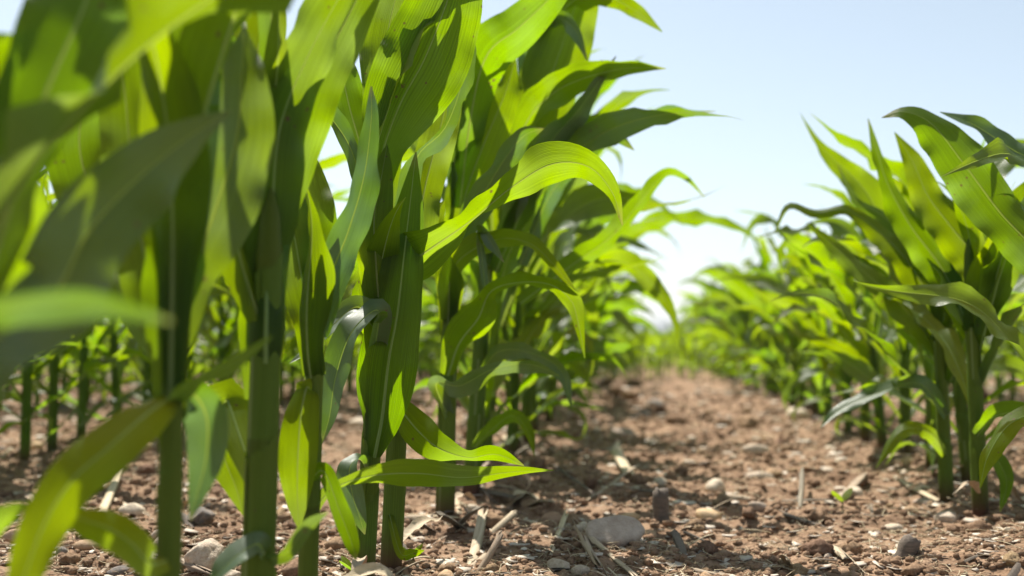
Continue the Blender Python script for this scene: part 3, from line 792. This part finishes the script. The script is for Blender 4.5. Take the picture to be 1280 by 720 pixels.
# far green field and wood on the horizon
fx = np.array([-1400, 1400.]); fy = np.linspace(55, 1250, 12)
FX, FY = np.meshgrid(fx, fy)
ff = link('far_field', mesh('far_field', np.stack([FX.ravel(), FY.ravel(), np.full(FX.size, .10)], 1), grid_faces(12, 2), FIELD))
tag(ff, kind='structure')
Vs, Fs, b = [], [], 0
rg = np.random.default_rng(77)
for i in range(700):
    x = rg.uniform(-900, 700); y = 900 + rg.normal(0, 40)
    hh = rg.uniform(9, 15) * (1 + .3 * math.sin(x * .013))
    for j in range(26):
        c = np.array([x + rg.normal(0, 3), y + rg.normal(0, 3), hh * rg.uniform(.05, 1)])
        tri = c + rg.normal(0, 1.5, (4, 3))
        Vs.append(tri); Fs.append([b, b + 1, b + 2, b + 3]); b += 4
wood = link('far_wood', mesh('far_wood', np.vstack(Vs), np.array(Fs), WOOD))
tag(wood, 'hazy line of woodland on the horizon beyond the corn', 'woodland', kind='stuff')

# summer air over the whole field
hz, ht, hout = new_mat('haze_air')
pv = ht.nodes.new('ShaderNodeVolumePrincipled')
pv.inputs['Color'].default_value = (.82, .90, 1.0, 1)
pv.inputs['Density'].default_value = .0006
pv.inputs['Anisotropy'].default_value = .3
ht.links.new(pv.outputs[0], hout.inputs['Volume'])
hx, hy0, hy1, hz0, hz1 = 1700., -500., 1500., -1.2, 26.
hv = [(x, y, z) for z in (hz0, hz1) for x, y in ((-hx, hy0), (hx, hy0), (hx, hy1), (-hx, hy1))]
haze = link('haze', mesh('haze', hv, [(3, 2, 1, 0), (4, 5, 6, 7), (0, 1, 5, 4), (1, 2, 6, 5), (2, 3, 7, 6), (3, 0, 4, 7)], hz, smooth=False))
tag(haze, 'thin pale summer haze over the field', 'haze', kind='stuff')

# ------------------------------------------------------------------ stones, clods, straw
def ico(sub):
    import bmesh
    bm = bmesh.new()
    bmesh.ops.create_icosphere(bm, subdivisions=sub, radius=1.0)
    bm.verts.ensure_lookup_table()
    V = np.array([v.co[:] for v in bm.verts]); F = np.array([[v.index for v in f.verts] for f in bm.faces])
    bm.free()
    return V, F

def n3(V, sc, seed):
    return vnoise(V[:, 0] * sc + seed * 3.1, V[:, 1] * sc + V[:, 2] * sc * .7 + seed, seed) + vnoise(V[:, 2] * sc + seed, V[:, 0] * sc * .8 - V[:, 1] * sc, seed + 5)

def stone_mesh(seed, mat, sub=3, rough=.25, cuts=3, dims=(1, .8, .6), smooth=True):
    rg = np.random.default_rng(seed)
    V, F = ico(sub)
    V = V * (1 + rough * n3(V, 1.3, seed)[:, None] + rough * .35 * n3(V, 3.5, seed + 9)[:, None])
    for _ in range(cuts):                     # broken, flattened faces
        d = norm(rg.normal(0, 1, 3)); lim = rg.uniform(.6, .85)
        s = V @ d
        over = np.maximum(s - lim, 0)
        V = V - d[None, :] * (over * .88)[:, None]
    V = V * (1 + rough * .10 * n3(V, 9, seed + 3)[:, None])
    V = V * np.array(dims)
    return mesh('stone', V, F, mat, smooth=smooth)

def put(name, me, x, y, size, rotz, sink, label, cat, group=None, tilt=(0, 0)):
    o = link(name, me)
    s = (size, size, size) if np.isscalar(size) else size
    o.scale = s
    o.rotation_euler = (tilt[0], tilt[1], rotz)
    zmin = min((v.co.z for v in me.vertices)) * s[2]
    o.location = (x, y, H(x, y) - zmin * (1 - sink))
    return tag(o, label, cat, group)

KEEP = [(*ground_at(1053, 640)[:2], .012)]
def stone_px(px, py, wpx, me, label, hr=1.0, rz=0., group=None, name='stone', sink=.3):
    g = ground_at(px, py)
    w = wpx / FPX * g[1] / 2
    KEEP.append((g[0], g[1], w))
    return put(name, me, g[0], g[1] + w * .4, (w, w * .85, w * hr), rz, sink, label, 'stone', group)

PALE_STONE = simple_mat('pale_stone', (.46, .37, .28), (.70, .60, .48), 2.2, .7, .5, .003)
big = stone_mesh(11, PALE_STONE, 4, .16, 4, (1, .8, .78))
stone_px(768, 688, 78, big, 'large pale fist-sized stone lying on the bare soil strip', .85, .3)
stone_px(252, 714, 62, stone_mesh(12, STONE, 4, .30, 6, (1, .8, .9)), 'pale cleft rock on the soil behind the thick stalks', 1.0, 1.2)
stone_px(292, 722, 40, stone_mesh(13, STONE, 3, .25, 3, (1, .8, .6)), 'low pale stone leaning on the cleft rock', .9, .5)
stone_px(107, 690, 42, stone_mesh(14, STONE_O, 3, .12, 1, (1, .7, .45)), 'long smooth brown pebble beneath the drooping leaf', .9, .1)
stone_px(74, 696, 18, stone_mesh(15, STONE_D, 3, .12, 1, (1, .9, .8)), 'small dark grey pebble next to the long brown one', 1., 0)
stone_px(60, 684, 30, stone_mesh(16, STONE, 3, .2, 2, (1, .8, .6)), 'rounded pale pebble near the small dark grey one', .9, .7)
stone_px(146, 712, 34, stone_mesh(17, STONE_D, 3, .2, 3, (1, .8, .6)), 'grey angular stone between long brown pebble and first thick stalk', .9, .7)
stone_px(16, 682, 34, stone_mesh(18, STONE_O, 3, .2, 2, (1, .8, .7)), 'brown stone at the near end of the pebbles', .9, .7)
stone_px(809, 668, 24, stone_mesh(19, STONE_O, 3, .08, 0, (1, .7, .6)), 'smooth orange pebble touching the large pale stone', .9, .1)
stone_px(787, 650, 26, stone_mesh(20, STONE_O, 3, .2, 1, (1, .7, .7)), 'tan pebble behind the large pale stone', .9, .1)
stone_px(726, 720, 26, stone_mesh(21, STONE, 3, .15, 1, (1, .8, .7)), 'pale round pebble at the foot of the dry stalk pieces', .9, .1)
stone_px(950, 598, 36, stone_mesh(22, STONE, 3, .15, 2, (1, .7, .45)), 'flat white stone midway along the soil strip', .9, .2)
stone_px(946, 576, 36, stone_mesh(23, STONE, 3, .15, 2, (1, .7, .45)), 'flat pale stone just beyond the flat white one', .9, .2)
stone_px(1118, 655, 24, stone_mesh(24, STONE, 3, .15, 2, (1, .7, .6)), 'pale stone near the stalks across the soil strip', .9, .2)
stone_px(1140, 640, 20, stone_mesh(25, STONE_O, 3, .15, 2, (1, .7, .6)), 'tan stone behind the pale one near the stalks across the strip', .9, .2)

smeshes = [stone_mesh(40 + i, [STONE, STONE_O, STONE, STONE, STONE_D, STONE, STONE_O][i % 7], 3, .34, 4, (1, rng.uniform(.65, .9), rng.uniform(.45, .7))) for i in range(10)]
def in_strip():
    y = .97 + 4.6 * rng.random() ** 1.8
    lo, hi = -.72 * y, .42 * y
    x = rng.uniform(lo, hi)
    for c in KEEP:                           # leave room round the larger stones
        if (x - c[0]) ** 2 + (y - c[1] + .01) ** 2 < (c[2] + .022) ** 2: return in_strip()
    return x, y
for i in range(210):
    x, y = in_strip()
    s = float(np.clip(rng.lognormal(-4.9, .45), .003, .018)) * min(2.4, 1 + .6 * (y - 1))
    put('pebble', smeshes[i % 10], x, y, s, rng.uniform(0, 6.28), .35, 'small rounded pebble half sunk in the loose brown soil', 'pebble', 'pebbles scattered over the soil')
cmeshes = []
for i in range(8):
    rg = np.random.default_rng(60 + i)
    V, F = ico(3)
    V = V * (1 + .45 * n3(V, 1.6, 60 + i)[:, None] + .35 * n3(V, 4.2, 70 + i)[:, None] + .2 * n3(V, 10, 80 + i)[:, None])
    V *= np.array([1, rg.uniform(.7, 1), rg.uniform(.55, .8)])
    cmeshes.append(mesh('clod', V, F, CLOD))
for i in range(280):
    x, y = in_strip()
    s = float(np.clip(rng.lognormal(-5.1, .45), .003, .014)) * min(3.0, 1 + .8 * (y - 1))
    put('soil_clod', cmeshes[i % 8], x, y, s, rng.uniform(0, 6.28), .4, 'crumbly brown clod of earth lying on the soil', 'clod', 'clods of earth on the soil')

# crumbs: thousands of tiny earth grains, one object
def scatter_stuff(name, lib, n, smin, smax, mat, label, ymax, flat=.75, cat='soil', lift=.2):
    Vs, Fs, b = [], [], 0
    yy = .96 + (ymax - .96) * rng.random(n) ** 1.9
    xx = rng.uniform(-.74, .44, n) * yy
    ss = np.exp(rng.uniform(np.log(smin), np.log(smax), n)) * np.minimum(2.5, 1 + .4 * (yy - 1))
    hh = height(xx, yy)
    for i in range(n):
        V, F = lib[i % len(lib)]
        a = rng.uniform(0, 6.28); c, s = math.cos(a), math.sin(a)
        W = V * ss[i]
        W = np.stack([W[:, 0] * c - W[:, 1] * s + xx[i], W[:, 0] * s + W[:, 1] * c + yy[i], W[:, 2] * flat + hh[i] + ss[i] * lift], 1)
        Vs.append(W); Fs.append(F + b); b += len(W)
    o = link(name, mesh(name, np.vstack(Vs), np.vstack(Fs), mat))
    return tag(o, label, cat, kind='stuff')
lib1 = []
for i in range(12):
    V, F = ico(1)
    lib1.append((V * (1 + .5 * n3(V, 1.9, 90 + i)[:, None] + .25 * n3(V, 5, 30 + i)[:, None]), F))
scatter_stuff('soil_crumbs', lib1, 20000, .0011, .0065, SOIL, 'loose crumbs of earth covering the soil surface', 4.0)

def straw_mesh(seed, mat, L=1.0, wid=.12, curl=1.6, bend=.15, split=True):
    """split piece of dry stalk: a curled shell with thickness"""
    rg = np.random.default_rng(seed)
    nl, nw = 9, 5
    t = np.linspace(-.5, .5, nl)
    V = []
    ragged = rg.normal(0, .035, (2, nw))
    for layer in (0, 1):
        for i in range(nl):
            for j in range(nw):
                a = (j / (nw - 1) - .5) * curl
                r = wid / max(curl, .3) - layer * wid * .16
                x = t[i] * L
                if i == 0: x += ragged[0, j]
                if i == nl - 1: x += ragged[1, j]
                V.append((x, math.sin(a + .3 * t[i]) * r * 1.0 + bend * t[i] ** 2 * L * .6, (math.cos(a + .3 * t[i]) - 1) * r + bend * math.sin(t[i] * 3) * L * .25))
    V = np.array(V)
    A = grid_faces(nl, nw); B = grid_faces(nl, nw, nl * nw)[:, ::-1]
    E_ = []
    m = nl * nw
    for i in range(nl - 1):
        for j in (0, nw - 1):
            a, b = i * nw + j, (i + 1) * nw + j
            E_.append((a, b, b + m, a + m))
    for j in range(nw - 1):
        for i in (0, nl - 1):
            a, b = i * nw + j, i * nw + j + 1
            E_.append((a, b, b + m, a + m))
    return mesh('straw', V, np.vstack([A, B, np.array(E_)]), mat)

def straw_px(p, q, wpx, mat, label, up=(0.006, 0.006), seed=0, curl=1.2, bend=.05, name='straw_piece'):
    """piece of straw lying between two ground points seen at pixels p and q"""
    a, b = ground_at(*p), ground_at(*q)
    a[2] = H(a[0], a[1]) + up[0]; b[2] = H(b[0], b[1]) + up[1]
    L = float(np.linalg.norm(b - a))
    w = wpx / FPX * float(a[1])
    o = link(name, straw_mesh(seed, mat, L, w, curl, bend))
    d = Vector(b - a).normalized()
    o.rotation_euler = d.to_track_quat('X', 'Z').to_euler()
    o.location = Vector((a + b) / 2)
    return tag(o, label, 'straw')
straw_px((588, 702), (606, 662), 15, STRAW, 'pale grey flat straw piece lying by itself near the purple-based stalk', (.004, .022), 1, 1.0)
straw_px((742, 690), (792, 722), 11, STRAW, 'pale split straw in front of the large stone', (.012, .006), 2, 1.8)
straw_px((730, 692), (752, 728), 11, STRAW, 'whitish split straw beside the large stone, crossing the pale one', (.014, .006), 3, 1.8)
straw_px((640, 718), (704, 718), 13, STRAW_D, 'thick weathered stalk piece lying before the large stone', (.006, .006), 4, 3.6)
straw_px((696, 598), (742, 628), 6, STRAW_D, 'thin dark twig lying across the soil behind the large stone', (.016, .010), 5, 2.4)
straw_px((740, 625), (790, 604), 8, STRAW, 'pale twig end meeting the thin dark twig', (.008, .02), 6, 2.0)
straw_px((980, 646), (1016, 654), 12, STRAW_D, 'short weathered stalk piece near the green seedling', (.008, .008), 7, 3.2)
straw_px((950, 625), (1045, 634), 8, STRAW_D, 'long dark stalk piece behind the green seedling', (.008, .008), 8, 2.4)
straw_px((1000, 636), (1004, 612), 8, STRAW_D, 'short stalk piece leaning across the long dark one', (.004, .03), 9, 2.0)
straw_px((1138, 612), (1176, 624), 14, STRAW, 'pale flat straw beside the stalks across the soil strip', (.008, .008), 10, 1.2)
straw_px((1045, 628), (1082, 605), 13, STRAW, 'broad pale husk lying behind the green seedling', (.008, .012), 11, 1.2)
straw_px((1040, 690), (1062, 712), 14, STRAW, 'pale torn husk in front of the green seedling', (.012, .006), 12, 1.2)
straw_px((122, 655), (150, 612), 15, STRAW, 'pale bleached husk lying behind the drooping low leaf', (.006, .02), 13, 1.6)
straw_px((148, 634), (176, 646), 9, STRAW, 'small whitish straw next to the bleached husk', (.010, .008), 14, 1.4)
straw_px((228, 712), (272, 726), 16, STRAW, 'papery straw in front of the cleft rock', (.016, .012), 15, 1.2)
straw_px((520, 642), (572, 656), 9, STRAW, 'long pale straw at the foot of the stalks beyond the purple-based one', (.012, .008), 16, 1.6)
straw_px((770, 578), (784, 602), 14, STRAW, 'white upright husk standing in the soil strip', (.03, .004), 17, 1.0)
straw_px((690, 690), (708, 650), 9, STRAW, 'greyish straw pointing at the large stone', (.006, .012), 18, 1.2)

# old stubs of last year's stalks, upright
def stub(px, py, wpx, hpx, label, seed, lean=(0., 0.)):
    g = ground_at(px, py)
    r = wpx / FPX * g[1] / 2; h = hpx / FPX * g[1]
    rg = np.random.default_rng(seed)
    n = 12
    z = np.linspace(-.012, h, 7)
    path = np.stack([lean[0] * z, lean[1] * z, z], 1)
    V, F = tube(path, r * (1.05 - .1 * np.linspace(0, 1, 7)) * (1 + rg.normal(0, .05, 7)), n)
    V[-n:, 2] += rg.normal(0, h * .13, n)
    V2, F2 = tube(path[::-1] + np.array([0, 0, -h * .02]), r * .72 * np.ones(7), n)
    m = len(V)
    rim = [((6 * n + j), (6 * n + (j + 1) % n), m + (j + 1) % n, m + j) for j in range(n)]
    o = link('stalk_stub', mesh('stub', np.vstack([V, V2]), np.vstack([F, F2 + m, np.array(rim)]), STRAW_D))
    o.location = (g[0], g[1], H(g[0], g[1]))
    tag(o, label, 'stubble')
stub(826, 652, 20, 40, 'dark upright stub of an old stalk behind the orange pebble', 1)
stub(1128, 704, 22, 26, 'broken old stalk stub leaning in front of the far stalks', 2, (.5, .1))

stm = [straw_mesh(200 + i, STRAW if i % 3 else STRAW_D, 1.0, rng.uniform(.07, .2), rng.uniform(.8, 2.6), rng.uniform(-.9, .9)) for i in range(14)]
for i in range(298):
    x, y = in_strip()
    if i % 4 == 0: y = rng.uniform(1.0, 2.2); x = -.262 + rng.normal(0, .05)
    L = rng.uniform(.022, .085) * min(2.0, 1 + .5 * (y - 1))
    o = link('straw_piece', stm[i % 14])
    o.scale = (L, L, L)
    o.rotation_euler = (rng.normal(0, .3), rng.normal(0, .16), rng.uniform(0, 6.28))
    o.location = (x, y, H(x, y) + .0025)
    tag(o, 'small broken bit of dry corn straw strewn on the soil', 'straw', 'bits of straw strewn over the soil')
# chaff: small pale flakes everywhere
lib3 = []
for i in range(8):
    rg = np.random.default_rng(800 + i)
    w_ = rg.uniform(.12, .4); c_ = rg.normal(0, .12)
    top_ = np.array([[-.5, -w_ * .6, 0], [0, -w_, c_], [.5, -w_ * rg.uniform(.2, .9), 0], [-.5, w_ * rg.uniform(.3, 1), .05], [0, w_, c_ + .06], [.5, w_ * .5, .05]])
    V = np.vstack([top_, top_ - np.array([0, 0, .05])])
    F = [(0, 1, 4), (0, 4, 3), (1, 2, 5), (1, 5, 4), (6, 10, 7), (6, 9, 10), (7, 11, 8), (7, 10, 11),
         (0, 7, 1), (0, 6, 7), (1, 8, 2), (1, 7, 8), (3, 4, 10), (3, 10, 9), (4, 5, 11), (4, 11, 10), (0, 3, 9), (0, 9, 6), (2, 8, 11), (2, 11, 5)]
    tl = rg.normal(0, .35)
    V = np.stack([V[:, 0], V[:, 1] * math.cos(tl) - V[:, 2] * math.sin(tl), V[:, 1] * math.sin(tl) + V[:, 2] * math.cos(tl)], 1)
    lib3.append((V, np.array(F)))
scatter_stuff('straw_chaff', lib3, 6000, .004, .022, CHAFF, 'pale flakes of chaff littering the soil', 5.6, .9, 'chaff', .12)
# fine fibres
lib2 = []
for i in range(10):
    rg = np.random.default_rng(700 + i)
    p = np.cumsum(np.vstack([[-.5, 0, 0], rg.normal(0, .10, (6, 3)) + np.array([.16, 0, 0])]), axis=0)
    p[:, 2] = np.abs(p[:, 2]) * .6
    V, F = tube(p, np.full(7, .012), 3)
    lib2.append((V, np.vstack([F[:, [0, 1, 2]], F[:, [0, 2, 3]]])))
scatter_stuff('root_fibres', lib2, 4500, .012, .045, STRAW, 'fine dry root fibres and chaff mixed into the soil', 3.0, .8, 'fibres', .05)

# green seedling and two low weeds
def seedling(px, py, n, size, label, rz=0):
    g = ground_at(px, py)
    root = link('seedling', None, None, (g[0], g[1], H(g[0], g[1])))
    root.empty_display_size = .02
    tag(root, label, 'seedling')
    V, F = tube([[0, 0, -.01], [0, 0, size * .4], [.001, 0, size * .7]], [.0012, .001, .0009], 6)
    link('stem', mesh('stem', V, F, STALK), root)
    for k in range(n):
        a = rz + k * 2 * math.pi / n
        t = np.linspace(0, 1, 10)
        sp = np.stack([np.cos(a) * t * size * .9, np.sin(a) * t * size * .9, size * .65 + size * .95 * t - size * .25 * t ** 2], 1)
        w = size * .55 * np.sin(np.pi * np.clip(t * .96 + .04, 0, 1)) ** .7; w[-1] = .0005
        side = np.tile([[-math.sin(a), math.cos(a), 0]], (10, 1))
        V, F, uv, *_ = blade(sp, w, side, np.full(10, 3.), 5, 0, vf=.15)
        link('leaf', mesh('leaf', V, F, LEAF, uv), root).color = (0, 0, 0, 1)
seedling(1053, 640, 2, .024, 'tiny bright green two-leaved seedling alone on the soil strip', .75)
seedling(516, 704, 3, .016, 'small weed with bright leaves at the foot of the purple-based stalk', 1.)
seedling(440, 722, 4, .018, 'small weed with bright leaves between the slim stalks', 1.)
